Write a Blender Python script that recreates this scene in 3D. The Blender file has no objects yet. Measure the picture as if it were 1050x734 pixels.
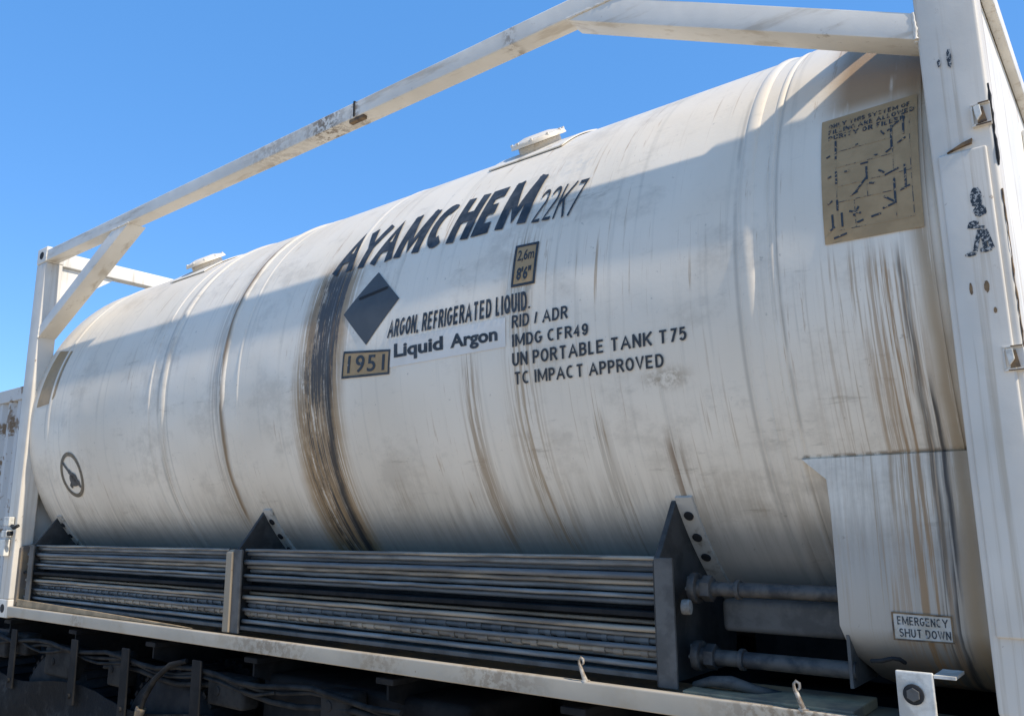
import bpy, bmesh, math, random
from mathutils import Vector, Matrix
random.seed(7)
C = bpy.context.scene.collection
SC = bpy.context.scene
R = math.radians

# ------------------------------------------------------------------ camera
L, HT, WD = 6.058, 2.591, 2.438          # container length / height / width
GZ = -1.15                                # ground level (container sits on a trailer)
CY, CZ, RR = 1.219, 1.308, 1.203          # tank axis and radius
cam_d = bpy.data.cameras.new('camera')
cam = bpy.data.objects.new('camera', cam_d); C.objects.link(cam); SC.camera = cam
yaw, pitch, roll = R(38.1396), R(11.5953), R(-0.4975)
fw = Vector((-math.sin(yaw)*math.cos(pitch), math.cos(yaw)*math.cos(pitch), math.sin(pitch)))
rt0 = Vector((math.cos(yaw), math.sin(yaw), 0)); up0 = rt0.cross(fw)
rt = math.cos(roll)*rt0 + math.sin(roll)*up0
up = -math.sin(roll)*rt0 + math.cos(roll)*up0
M = Matrix((rt, up, -fw)).transposed().to_4x4()
M.translation = Vector((0.21820, -2.33780, 0.57656))
cam.matrix_world = M
cam_d.sensor_width = 36; cam_d.sensor_fit = 'HORIZONTAL'
cam_d.lens = 36*833.38/1050
cam_d.clip_start = 0.05; cam_d.clip_end = 3000

# ------------------------------------------------------------------ light
sdir = Vector((0.93, -0.03, 1.0)).normalized()       # towards the sun
w = bpy.data.worlds.new('World'); SC.world = w; w.use_nodes = True
nt = w.node_tree; bg = nt.nodes['Background']
sky = nt.nodes.new('ShaderNodeTexSky'); sky.sky_type = 'NISHITA'; sky.sun_disc = False
sky.sun_elevation = math.asin(sdir.z)
sky.sun_rotation = math.atan2(sdir.x, sdir.y)
sky.altitude = 900; sky.air_density = 1.0; sky.dust_density = 0.3; sky.ozone_density = 4.5
hs = nt.nodes.new('ShaderNodeHueSaturation'); hs.inputs['Saturation'].default_value = 1.06
mx = nt.nodes.new('ShaderNodeMix'); mx.data_type = 'RGBA'; mx.inputs[0].default_value = 0.62
mx.inputs[7].default_value = (.30, 1.22, 3.0, 1)          # even, clear blue
nt.links.new(sky.outputs[0], hs.inputs['Color']); nt.links.new(hs.outputs[0], mx.inputs[6]); nt.links.new(mx.outputs[2], bg.inputs[0]); bg.inputs[1].default_value = 0.15
sd = bpy.data.lights.new('sun', 'SUN'); sd.energy = 2.7; sd.angle = R(0.9); sd.color = (1.0, 0.91, 0.78)
so = bpy.data.objects.new('sun', sd); C.objects.link(so)
so.rotation_euler = sdir.to_track_quat('Z', 'Y').to_euler()
SC.view_settings.view_transform = 'Standard'; SC.view_settings.look = 'None'
SC.view_settings.gamma = 1.0; SC.view_settings.use_curve_mapping = False
SC.view_settings.exposure = 0.95

# ------------------------------------------------------------------ materials
class G:
    def __init__(s, name):
        s.m = bpy.data.materials.new(name); s.m.use_nodes = True
        s.t = s.m.node_tree; s.b = s.t.nodes['Principled BSDF']
        s.co = s.t.nodes.new('ShaderNodeTexCoord').outputs['Object']
        sp = s.t.nodes.new('ShaderNodeSeparateXYZ'); s.t.links.new(s.co, sp.inputs[0])
        s.x, s.y, s.z = sp.outputs
    def put(s, sock, v):
        if isinstance(v, (int, float)): sock.default_value = v
        elif isinstance(v, tuple): sock.default_value = v if len(v) == len(sock.default_value) else (*v, 1)
        else: s.t.links.new(v, sock)
    def math(s, op, a, b=0.0, c=None):
        n = s.t.nodes.new('ShaderNodeMath'); n.operation = op
        s.put(n.inputs[0], a); s.put(n.inputs[1], b)
        if c is not None: s.put(n.inputs[2], c)
        return n.outputs[0]
    def noise(s, sc=(1, 1, 1), scale=1.0, detail=4, rough=0.55, off=(0, 0, 0)):
        mp = s.t.nodes.new('ShaderNodeMapping'); s.t.links.new(s.co, mp.inputs[0])
        mp.inputs['Scale'].default_value = sc; mp.inputs['Location'].default_value = off
        n = s.t.nodes.new('ShaderNodeTexNoise'); s.t.links.new(mp.outputs[0], n.inputs[0])
        n.inputs['Scale'].default_value = scale; n.inputs['Detail'].default_value = detail
        n.inputs['Roughness'].default_value = rough
        return n.outputs[0]
    def rng(s, v, a, b, c=0.0, d=1.0):
        n = s.t.nodes.new('ShaderNodeMapRange'); n.interpolation_type = 'SMOOTHSTEP'
        s.put(n.inputs[0], v)
        if a > b: a, b, c, d = b, a, d, c
        for i, q in enumerate((a, b, c, d)): n.inputs[i+1].default_value = q
        return n.outputs[0]
    def mix(s, f, a, b):
        n = s.t.nodes.new('ShaderNodeMix'); n.data_type = 'RGBA'
        s.put(n.inputs[0], f); s.put(n.inputs[6], a); s.put(n.inputs[7], b)
        return n.outputs[2]
    def mul(s, *v):
        r = v[0]
        for q in v[1:]: r = s.math('MULTIPLY', r, q)
        return r
    def gauss(s, v, c, wd):        # 1 at c, fading to 0 at distance wd
        return s.rng(s.math('ABSOLUTE', s.math('SUBTRACT', v, c)), wd, 0.0)
    def done(s, col, rough=0.5, bump=None, bd=0.002, metal=0.0, spec=0.4):
        s.put(s.b.inputs['Base Color'], col); s.put(s.b.inputs['Roughness'], rough)
        s.b.inputs['Metallic'].default_value = metal
        s.b.inputs['Specular IOR Level'].default_value = spec
        if bump is not None:
            n = s.t.nodes.new('ShaderNodeBump'); n.inputs['Distance'].default_value = bd
            s.put(n.inputs['Height'], bump); s.t.links.new(n.outputs[0], s.b.inputs['Normal'])
        return s.m

RUST = (0.16, 0.085, 0.035); TAN = (0.27, 0.19, 0.10); DARK = (0.03, 0.028, 0.027)

def make_tank_paint():
    g = G('weathered_tank_paint')
    big = g.noise(scale=1.1, detail=3)
    col = g.mix(g.rng(big, .35, .7), (.77, .69, .565), (.68, .60, .48))
    # fine vertical wash-down streaks
    st = g.noise((22, .7, .9), 1.0, 5, .6)
    col = g.mix(g.mul(g.rng(st, .54, .74), .35), col, (.40, .36, .29))
    st2 = g.noise((60, 1.2, 1.6), 1.0, 5, .65, (3, 1, 2))
    area = g.rng(g.noise(scale=.9, detail=2, off=(5, 2, 1)), .45, .62)
    col = g.mix(g.mul(g.rng(st2, .58, .70), area, .7), col, (.34, .22, .11))
    # speckle of small chips and grime
    sp = g.noise(scale=34, detail=4, rough=.7)
    col = g.mix(g.mul(g.rng(sp, .66, .74), .5), col, (.25, .22, .18))
    cl = g.noise((7, 9, 9), 1.0, 6, .7, (9, 3, 4))
    col = g.mix(g.mul(g.rng(cl, .60, .75), .30), col, (.34, .30, .24))
    g1 = g.noise((2.2, 3.0, 3.0), 1.0, 7, .72, (2, 8, 5))
    col = g.mix(g.mul(g.rng(g1, .50, .66), .38), col, (.40, .345, .27))
    g2 = g.noise((4, 22, 22), 1.0, 6, .7, (6, 1, 9))
    col = g.mix(g.mul(g.rng(g2, .60, .70), g.rng(g1, .42, .6), .45), col, (.33, .28, .21))
    g3 = g.noise((42, 2.2, 2.6), 1.0, 6, .72, (0, 4, 7))
    col = g.mix(g.mul(g.rng(g3, .60, .67), g.rng(g.noise(scale=1.4, detail=3, off=(3, 3, 0)), .46, .58), .55), col, (.33, .19, .08))
    lap = g.mul(g.gauss(g.z, .768, .010), g.rng(g.x, -.66, -.60), g.rng(g.noise(scale=30, detail=4), .42, .56), .8)
    col = g.mix(lap, col, (.20, .14, .08))
    # dusty rust low on the belly, then underside shade painted in by height
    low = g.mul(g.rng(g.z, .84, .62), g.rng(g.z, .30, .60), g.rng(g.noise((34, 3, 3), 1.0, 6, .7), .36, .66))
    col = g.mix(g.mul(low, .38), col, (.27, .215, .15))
    col = g.mix(g.mul(g.rng(g.z, .66, .5), .55), col, (.17, .165, .155))  # shade of the downward-facing belly, mixed into the colour
    col = g.mix(g.mul(g.rng(g.z, .30, .17), .8), col, (.13, .11, .085))  # brown grime plus painted shade on the turned-under skirt bottom
    # rust brown streak columns below fittings
    def column(x, wd, ztop, zlow, amt, c=RUST, sc=70, lo=.42):
        nonlocal col
        wob = g.math('MULTIPLY', g.math('SUBTRACT', g.noise((0.3, 2.5, 2.5), 1.0, 3), .5), .05)
        xx = g.math('ADD', g.x, wob)
        n = g.noise((sc, 1.5, 1.8), 1.0, 5, .65, (x, 0, 0))
        mk = g.mul(g.gauss(xx, x, wd), g.rng(g.z, ztop, ztop-.12), g.rng(g.z, zlow, zlow+.12), g.rng(n, lo+.03, lo+.15), amt)
        col = g.mix(mk, col, c)
    column(-3.56, .030, 2.25, .55, .95, (.23, .15, .075), 20, .30)
    column(-3.62, .10, 2.2, .5, .35)
    column(-4.16, .05, 2.2, .5, .45, TAN)
    column(-1.60, .12, 1.75, .42, .7, (.32, .22, .12))
    column(-1.86, .08, 1.3, .42, .7, (.27, .175, .09))
    column(-1.30, .07, 1.0, .42, .4, (.25, .2, .14))
    column(-1.03, .05, .92, .5, .8, RUST)
    column(-0.40, .20, 1.40, .2, .55, (.33, .22, .12), 95, .48)
    column(-0.30, .12, 1.37, .0, .85, (.30, .175, .075), 70, .42)
    column(-0.195, .05, 2.5, .0, .85, (.32, .225, .125), 60, .26)
    column(-0.262, .018, 1.36, .0, .8, (.10, .085, .065), 90, .36)
    column(-0.235, .016, 1.0, .0, .95, (.05, .045, .04), 90, .36)
    column(-0.60, .12, 1.9, 1.0, .3, (.3, .26, .2), 60, .5)
    for xx_, ww_, aa_ in ((-.735, .012, .55), (-.60, .010, .45), (-4.195, .022, .5), (-4.10, .012, .35), (-3.605, .016, .5), (-5.66, .018, .4), (-5.45, .010, .3)):
        col = g.mix(g.mul(g.gauss(g.x, xx_, ww_), g.rng(g.noise((3, 4, 4), 1.0, 4, off=(xx_, 0, 0)), .32, .5), g.rng(g.z, 2.3, 1.9), aa_), col, (.33, .30, .25))
    # brown, soot-streaked corner up beside the near end post
    mk = g.mul(g.rng(g.z, 1.76, 1.86), g.rng(g.x, -.50, -.38), g.rng(g.noise((26, 3, 3), 1.0, 4, .6), .25, .45), .9)
    col = g.mix(mk, col, (.30, .185, .085))
    # broad black-brown spill running down the middle of the shell
    cx = g.math('ADD', g.math('MULTIPLY', g.math('SUBTRACT', g.z, 1.3), .085), -2.775)
    wob = g.math('MULTIPLY', g.math('SUBTRACT', g.noise((.4, 3.2, 3.2), 1.0, 5, .7, (1, 7, 2)), .5), .07)
    u = g.math('SUBTRACT', g.math('ADD', g.x, wob), cx)
    au = g.math('ABSOLUTE', u)
    vert = g.mul(g.rng(g.z, 1.90, 1.70), g.rng(g.z, .05, .2))
    n1 = g.noise((85, 1.1, 1.3), 1.0, 6, .72)
    n2 = g.noise((70, .9, 1.1), 1.0, 6, .72, (4, 0, 3))
    n3 = g.noise((18, 6, 8), 1.0, 6, .75, (1, 1, 3))
    halo = g.mul(g.rng(au, .22, .11), vert)
    col = g.mix(g.mul(halo, g.rng(n2, .40, .50), .9), col, (.32, .20, .09))
    core = g.mul(g.rng(au, .150, .085), vert)
    high = g.mul(g.rng(g.z, 1.02, 1.25), g.rng(g.math('ABSOLUTE', g.math('SUBTRACT', u, .02)), .11, .05))
    thr = g.math('ADD', g.math('MULTIPLY', n1, .70), g.math('MULTIPLY', n3, .30))
    brn = g.mul(g.rng(au, .16, .09), vert, g.rng(n3, .44, .52), g.rng(u, .08, .0), .75)
    col = g.mix(brn, col, (.25, .165, .085))
    t2 = g.math('ADD', thr, g.math('MULTIPLY', high, .11))
    col = g.mix(g.mul(core, g.rng(t2, .525, .575), .92), col, (.05, .047, .045))
    rib = g.mul(g.gauss(u, .080, .050), vert, g.rng(thr, .40, .47), g.rng(g.z, 1.5, 1.1), .95)
    rib2 = g.mul(g.gauss(u, .018, .030), vert, g.rng(n1, .44, .52), g.rng(g.z, 1.2, .8), .85)
    col = g.mix(rib2, col, (.055, .05, .046))
    col = g.mix(rib, col, (.030, .029, .029))
    # rusty patch right of the approval lettering
    pm = g.mul(g.gauss(g.x, -1.01, .13), g.gauss(g.z, 1.045, .055), g.rng(g.noise(scale=26, detail=5, rough=.7), .40, .56))
    col = g.mix(g.mul(pm, .75), col, (.27, .20, .12))
    # scuff above the type code where older lettering was painted out
    pm = g.mul(g.gauss(g.x, -1.45, .14), g.gauss(g.z, 2.0, .14), g.rng(g.noise(scale=16, detail=5, rough=.7), .48, .6))
    col = g.mix(g.mul(pm, .4), col, (.42, .43, .42))
    bump = g.math('ADD', g.mul(g.noise(scale=1.6, detail=2), 3.0), g.mul(g.noise(scale=60, detail=3), .06))
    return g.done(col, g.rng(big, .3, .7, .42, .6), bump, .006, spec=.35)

def frame_paint(name, base=(.58, .585, .57), rust=.5, streak=(18, 18, 1.2), joint=None):
    g = G(name)
    col = g.mix(g.rng(g.noise(scale=3, detail=3), .35, .7), base, tuple(c*.86 for c in base))
    st = g.noise(streak, 1.0, 5, .65)
    col = g.mix(g.mul(g.rng(st, .52, .68), .55), col, (.38, .30, .20))
    sp = g.noise(scale=13, detail=6, rough=.72)
    col = g.mix(g.mul(g.rng(sp, .645, .68), rust), col, RUST)
    col = g.mix(g.mul(g.rng(sp, .70, .73), rust), col, (.05, .04, .03))
    if joint:
        for (jx, wd, amt) in joint:
            n = g.noise(scale=30, detail=5, rough=.7)
            col = g.mix(g.mul(g.gauss(g.x, jx, wd), g.rng(n, .44, .56), amt), col, (.17, .115, .065))
    return g.done(col, .5, g.math('ADD', g.noise(scale=5, detail=2), g.mul(sp, .25)), .003, spec=.35)

def simple(name, c1, c2, scale=8, rough=.6, metal=0.0, sc=(1, 1, 1), lo=.4, hi=.62, bump=.002, spec=.4):
    g = G(name); n = g.noise(sc, scale, 5, .62)
    return g.done(g.mix(g.rng(n, lo, hi), c1, c2), rough, n, bump, metal, spec)

M_TANK = make_tank_paint()
M_POST = frame_paint('weathered_post_paint', (.66, .605, .515), .55, (34, 34, .7))
M_RAIL = frame_paint('weathered_top_rail_paint', (.74, .69, .60), .25, (2, 12, 12), [(-2.78, .22, .9), (-3.2, .35, .35), (-1.62, .05, .6), (-2.56, .05, .8)])
M_FRAME = frame_paint('weathered_frame_paint', (.72, .67, .58), .35)
M_LOW = frame_paint('weathered_lower_rail_paint', (.46, .395, .30), .9, (4, 4, 4), [(-3.05, .45, .6), (-4.9, .15, .5), (-.6, .4, .8), (-1.7, .3, .5), (-2.3, .2, .4)])
M_END = frame_paint('end_frame_paint', (.76, .72, .64), .30)
M_DECK = simple('rust_dusted_ledge_paint', (.24, .18, .11), (.14, .12, .10), 5, .75)
M_GREY = simple('dark_grey_bracket_paint', (.105, .10, .09), (.065, .062, .056), 10, .6)
M_DARKP = simple('sooty_plate_paint', (.06, .057, .052), (.03, .029, .027), 9, .7)
M_PIPE = simple('grimy_dark_pipe', (.085, .077, .066), (.03, .03, .03), 14, .6)
M_STRIP2 = simple('chipped_cream_paint', (.50, .45, .37), (.20, .15, .10), 40, .6)
M_STRIP = simple('dusty_strap_paint', (.48, .45, .39), (.20, .17, .13), 16, .6, lo=.5, hi=.7)
M_TUBE = simple('grimy_tube_metal', (.18, .178, .168), (.10, .10, .098), 1, .55, .1, (3, 30, 30), .35, .65)
M_TUBE2 = simple('dusty_tube_metal', (.33, .285, .22), (.15, .135, .115), 1, .6, .1, (2.5, 22, 22), .42, .6)
M_TUBE3 = simple('pale_grimy_tube_metal', (.26, .25, .225), (.13, .125, .115), 1, .55, .1, (4, 40, 40), .35, .65)
M_HOLE = simple('bare_dark_recess', (.012, .012, .013), (.02, .02, .02), 6, .8)
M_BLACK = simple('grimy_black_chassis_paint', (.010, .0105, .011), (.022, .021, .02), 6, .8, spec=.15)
M_TYRE = simple('tyre_rubber', (.012, .012, .013), (.022, .021, .02), 12, .85, spec=.2)
M_RIM = simple('grimy_steel_rim', (.035, .035, .035), (.02, .018, .016), 9, .6, .3)
M_RUSTL = simple('rust_stained_edge', (.22, .14, .07), (.09, .06, .04), 25, .8)
M_ORANGE = simple('faded_tan_label_vinyl', (.38, .255, .125), (.33, .22, .105), 14, .55, bump=.0003)
M_INK = simple('worn_dark_lettering', (.022, .026, .03), (.05, .055, .06), 22, .5, bump=.0003)
def worn_ink(name, lo, hi):
    g = G(name); n = g.noise(scale=55, detail=4, rough=.7)
    return g.done(g.mix(g.rng(n, lo, hi), (.03, .035, .04), (.36, .37, .36)), .5)
M_INKW = worn_ink('flaking_dark_lettering', .62, .72)
M_INKT = worn_ink('faded_stencil_lettering', .55, .66)
def label_ink():
    g = G('broken_label_print'); n = g.noise(scale=75, detail=3, rough=.7)
    return g.done(g.mix(g.rng(n, .53, .60), (.035, .04, .045), (.37, .248, .122)), .5)
M_LINK = label_ink()
M_PATCH = simple('fresh_touch_up_paint', (.72, .675, .60), (.66, .61, .53), 3, .5, bump=.0003)
M_DIAM = simple('slate_hazard_vinyl', (.072, .074, .073), (.06, .062, .062), 6, .5, bump=.0003)
M_CREAM = simple('cream_fitting_paint', (.70, .66, .57), (.45, .42, .36), 15, .5)

# ------------------------------------------------------------------ mesh helpers
def link(name, me, parent=None, mat=None, smooth=None):
    o = bpy.data.objects.new(name, me); C.objects.link(o)
    if mat: me.materials.append(mat)
    if parent:
        o.parent = parent; o.matrix_parent_inverse = parent_world(parent).inverted()
    if smooth is not None:
        me.polygons.foreach_set('use_smooth', [True]*len(me.polygons))
        me.set_sharp_from_angle(angle=R(smooth))
    return o
def parent_world(o):
    m = Matrix.Translation(o.location)
    return m if o.parent is None else parent_world(o.parent) @ o.matrix_parent_inverse @ m
def obj(name, bm, mat, parent=None, smooth=None):
    bmesh.ops.recalc_face_normals(bm, faces=bm.faces)
    me = bpy.data.meshes.new(name); bm.to_mesh(me); bm.free()
    return link(name, me, parent, mat, smooth)
def merge(bm, b2):
    me = bpy.data.meshes.new('t'); b2.to_mesh(me); b2.free(); bm.from_mesh(me); bpy.data.meshes.remove(me)
def add_box(bm, x0, x1, y0, y1, z0, z1, bev=.004, seg=2):
    b = bmesh.new(); bmesh.ops.create_cube(b, size=1)
    bmesh.ops.transform(b, matrix=Matrix.Translation(((x0+x1)/2, (y0+y1)/2, (z0+z1)/2)) @ Matrix.Diagonal((x1-x0, y1-y0, z1-z0, 1)), verts=b.verts)
    if bev: bmesh.ops.bevel(b, geom=b.edges[:], offset=bev, segments=seg, affect='EDGES', profile=.6)
    merge(bm, b)
def add_prism(bm, pts, axis, a0, a1, bev=.003):
    """pts: 2-D outline; axis: extrusion axis 0/1/2 from a0 to a1"""
    b = bmesh.new()
    def mk(p, a):
        q = list(p); q.insert(axis, a); return b.verts.new(q)
    v0 = [mk(p, a0) for p in pts]; v1 = [mk(p, a1) for p in pts]
    b.faces.new(v0); b.faces.new(v1[::-1])
    for i in range(len(pts)): j = (i+1) % len(pts); b.faces.new((v0[i], v1[i], v1[j], v0[j]))
    bmesh.ops.recalc_face_normals(b, faces=b.faces)
    if bev: bmesh.ops.bevel(b, geom=b.edges[:], offset=bev, segments=2, affect='EDGES', profile=.6)
    merge(bm, b)
def add_rod(bm, a, b_, r, r2=None, n=16, bev=0):
    a, b_ = Vector(a), Vector(b_); d = b_-a
    b = bmesh.new(); bmesh.ops.create_cone(b, cap_ends=True, segments=n, radius1=r, radius2=r if r2 is None else r2, depth=d.length)
    if bev:
        es = [e for e in b.edges if len([f for f in e.link_faces if len(f.verts) > 4]) == 1]
        bmesh.ops.bevel(b, geom=es, offset=bev, segments=2, affect='EDGES', profile=.6)
    bmesh.ops.transform(b, matrix=Matrix.Translation((a+b_)/2) @ d.to_track_quat('Z', 'Y').to_matrix().to_4x4(), verts=b.verts)
    merge(bm, b)
def add_tube(bm, pts, r, n=8):
    pts = [Vector(p) for p in pts]; rings = []
    for i, p in enumerate(pts):
        t = (pts[min(i+1, len(pts)-1)]-pts[max(i-1, 0)]).normalized()
        s = t.cross(Vector((0.1, 1, .2))).normalized(); u = t.cross(s)
        rr = r[i] if isinstance(r, (list, tuple)) else r
        rings.append([bm.verts.new(p+rr*(math.cos(a)*s+math.sin(a)*u)) for a in [2*math.pi*k/n for k in range(n)]])
    for A, B in zip(rings, rings[1:]):
        for k in range(n): bm.faces.new((A[k], A[(k+1) % n], B[(k+1) % n], B[k]))
    bm.faces.new(rings[0][::-1]); bm.faces.new(rings[-1])
def add_ring(bm, prof, n=256, a0=0, a1=2*math.pi, close=True):
    """revolve (x, r) profile round the tank axis"""
    full = abs(a1-a0-2*math.pi) < 1e-6; rings = []
    m = n if full else n+1
    for k in range(m):
        a = a0+(a1-a0)*k/n
        rings.append([bm.verts.new((x, CY-r*math.cos(a), CZ+r*math.sin(a))) for x, r in prof])
    for k in range(m if full else n):
        A, B = rings[k], rings[(k+1) % m]
        for i in range(len(prof)-(0 if close else 1)):
            j = (i+1) % len(prof); bm.faces.new((A[i], A[j], B[j], B[i]))
    if not full and close: bm.faces.new(rings[0]); bm.faces.new(rings[-1][::-1])
def cylmap(x, s, off):
    a = s/RR; r = RR+off
    return Vector((x, CY-r*math.cos(a), CZ+r*math.sin(a)))
def quadmap(q, u, v):
    (a, b, c, d) = q      # bottom-left, bottom-right, top-right, top-left
    return [(1-u)*(1-v)*a[i]+u*(1-v)*b[i]+u*v*c[i]+(1-u)*v*d[i] for i in (0, 1)]
def shape_decal(name, polys, q, mat, parent, off=.003, surf=cylmap, thick=.0008):
    """flat 2-D polygons in the unit square mapped through quad q onto a surface"""
    b = bmesh.new()
    for poly in polys: b.faces.new([b.verts.new((x, y, 0)) for x, y in poly])
    return wrap(name, b, q, mat, parent, off, surf)
def wrap(name, b, q, mat, parent, off, surf):
    bmesh.ops.triangulate(b, faces=b.faces)
    hgt = abs(q[3][1]-q[0][1])+1e-6; n = max(1, int(hgt/.025)) if surf is cylmap else 1
    for i in range(1, n):
        bmesh.ops.bisect_plane(b, geom=b.verts[:]+b.edges[:]+b.faces[:], plane_co=(0, i/n, 0), plane_no=(0, 1, 0))
    for v in b.verts:
        x, s = quadmap(q, v.co.x, v.co.y); v.co = surf(x, s, off+v.co.z)
    me = bpy.data.meshes.new(name); b.to_mesh(me); b.free()
    return link(name, me, parent, mat)
def text_bm(txt, bold=0.0, shear=0.0, space=1.0, lines=1.0):
    cu = bpy.data.curves.new('t', 'FONT'); cu.body = txt; cu.offset = bold; cu.shear = shear
    cu.space_character = space; cu.space_line = lines; cu.align_x = 'LEFT'; cu.resolution_u = 4
    o = bpy.data.objects.new('t', cu); C.objects.link(o)
    dg = bpy.context.evaluated_depsgraph_get(); me = bpy.data.meshes.new_from_object(o.evaluated_get(dg))
    bpy.data.objects.remove(o); bpy.data.curves.remove(cu)
    b = bmesh.new(); b.from_mesh(me); bpy.data.meshes.remove(me)
    xs = [v.co.x for v in b.verts]; ys = [v.co.y for v in b.verts]
    x0, x1, y0, y1 = min(xs), max(xs), min(ys), max(ys)
    for v in b.verts: v.co = ((v.co.x-x0)/(x1-x0), (v.co.y-y0)/(y1-y0), 0)
    return b
def lettering(name, txt, q, mat, parent, bold=.02, shear=0, space=1.0, off=.004, surf=cylmap):
    return wrap(name, text_bm(txt, bold, shear, space), q, mat, parent, off, surf)
def _arc(cx, cy, rx, ry, a0, a1, n=9):
    return [(cx+rx*math.cos(R(a0+(a1-a0)*k/n)), cy+ry*math.sin(R(a0+(a1-a0)*k/n))) for k in range(n+1)]
GL = {  # centre lines in the unit square, advance width relative to height
 'A': (.74, [[(0, 0), (.5, 1), (1, 0)], [(.17, .32), (.83, .32)]]),
 'B': (.58, [[(0, 0), (0, 1), (.5, 1)]+_arc(.5, .76, .42, .24, 80, -80, 8)+[(.5, .52), (0, .52)], [(.5, .52)]+_arc(.5, .26, .5, .26, 80, -80, 8)+[(.5, 0), (0, 0)]]),
 'C': (.70, [_arc(.52, .5, .5, .5, 58, 302, 16)]),
 'D': (.62, [[(0, 0), (0, 1), (.45, 1)]+_arc(.45, .5, .55, .5, 80, -80, 10)+[(.45, 0), (0, 0)]]),
 'E': (.60, [[(1, 1), (0, 1), (0, 0), (1, 0)], [(0, .52), (.88, .52)]]),
 'F': (.52, [[(1, 1), (0, 1), (0, 0)], [(0, .5), (.85, .5)]]),
 'G': (.66, [_arc(.5, .5, .5, .5, 45, 335, 16)+[(1, .45), (.58, .45)]]),
 'H': (.68, [[(0, 0), (0, 1)], [(1, 0), (1, 1)], [(0, .52), (1, .52)]]),
 'I': (.14, [[(.5, 0), (.5, 1)]]),
 'K': (.62, [[(0, 0), (0, 1)], [(1, 1), (.05, .38)], [(.32, .58), (1, 0)]]),
 'L': (.50, [[(0, 1), (0, 0), (1, 0)]]),
 'M': (.86, [[(0, 0), (0, 1)], [(1, 0), (1, 1)], [(.03, 1), (.5, .13), (.97, 1)]]),
 'N': (.62, [[(0, 0), (0, 1)], [(1, 0), (1, 1)], [(.02, 1), (.98, 0)]]),
 'O': (.66, [_arc(.5, .5, .5, .5, 90, 450, 24)]),
 'P': (.56, [[(0, 0), (0, 1), (.5, 1)]+_arc(.55, .73, .45, .27, 80, -80, 8)+[(.5, .46), (0, .46)]]),
 'Q': (.66, [_arc(.5, .5, .5, .5, 90, 450, 24), [(.6, .25), (1, -.04)]]),
 'R': (.60, [[(0, 0), (0, 1), (.5, 1)]+_arc(.52, .75, .42, .25, 80, -80, 8)+[(.5, .5), (0, .5)], [(.5, .5), (1, 0)]]),
 'S': (.56, [_arc(.5, .76, .46, .24, 25, 270, 11)+_arc(.5, .26, .5, .26, 90, -155, 11)]),
 'T': (.66, [[(0, 1), (1, 1)], [(.5, 1), (.5, 0)]]),
 'U': (.60, [[(0, 1), (0, .34)]+_arc(.5, .34, .5, .34, 190, 350, 10)+[(1, .34), (1, 1)]]),
 'V': (.64, [[(0, 1), (.5, 0), (1, 1)]]),
 'Y': (.74, [[(0, 1), (.5, .45), (1, 1)], [(.5, .45), (.5, 0)]]),
 'W': (.86, [[(0, 1), (.25, 0), (.5, 1), (.75, 0), (1, 1)]]),
 '1': (.32, [[(.1, .78), (.85, 1), (.85, 0)]]),
 '2': (.52, [_arc(.5, .72, .48, .28, 165, -30, 10)+[(0, 0), (1, 0)]]),
 '4': (.54, [[(.75, 0), (.75, 1), (0, .3), (1, .3)]]),
 '5': (.52, [[(.92, 1), (.15, 1), (.05, .55)]+_arc(.48, .33, .5, .33, 120, -150, 12)]),
 '7': (.50, [[(0, 1), (1, 1), (.32, 0)]]),
 '9': (.52, [_arc(.5, .70, .48, .30, 0, 360, 18), _arc(.5, .5, .48, .5, 25, -150, 12)]),
 '/': (.30, [[(0, -.03), (1, 1.03)]]),
 ',': (.10, [[(.5, .06), (.3, -.16)]]), '.': (.10, [[(.5, -.02), (.5, .09)]]),
}
def ribbon(pts, t, closed=False):
    """mitred ribbon of width t along a polyline, as a list of quads"""
    n = len(pts); out = []
    P = [Vector(p) for p in pts]
    closed = (P[0]-P[-1]).length < 1e-4
    def nrm(a, b):
        d = (b-a).normalized(); return Vector((-d.y, d.x))
    off = []
    for i in range(n):
        if i == 0: m = nrm(P[0], P[1]) if not closed else (nrm(P[-2], P[-1])+nrm(P[0], P[1])); ref = nrm(P[0], P[1])
        elif i == n-1: m = nrm(P[-2], P[-1]) if not closed else (nrm(P[-2], P[-1])+nrm(P[0], P[1])); ref = nrm(P[-2], P[-1])
        else: ref = nrm(P[i-1], P[i]); m = ref+nrm(P[i], P[i+1])
        m = m.normalized() if m.length > 1e-3 else ref
        k = min(1/max(m.dot(ref), .3), 1.9 if abs(m.dot(ref)) > .5 else 1.45)
        off.append(m*k*t/2)
    for i in range(n-1):
        out.append([tuple(P[i]+off[i]), tuple(P[i]-off[i]), tuple(P[i+1]-off[i+1]), tuple(P[i+1]+off[i+1])])
    return out
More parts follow.
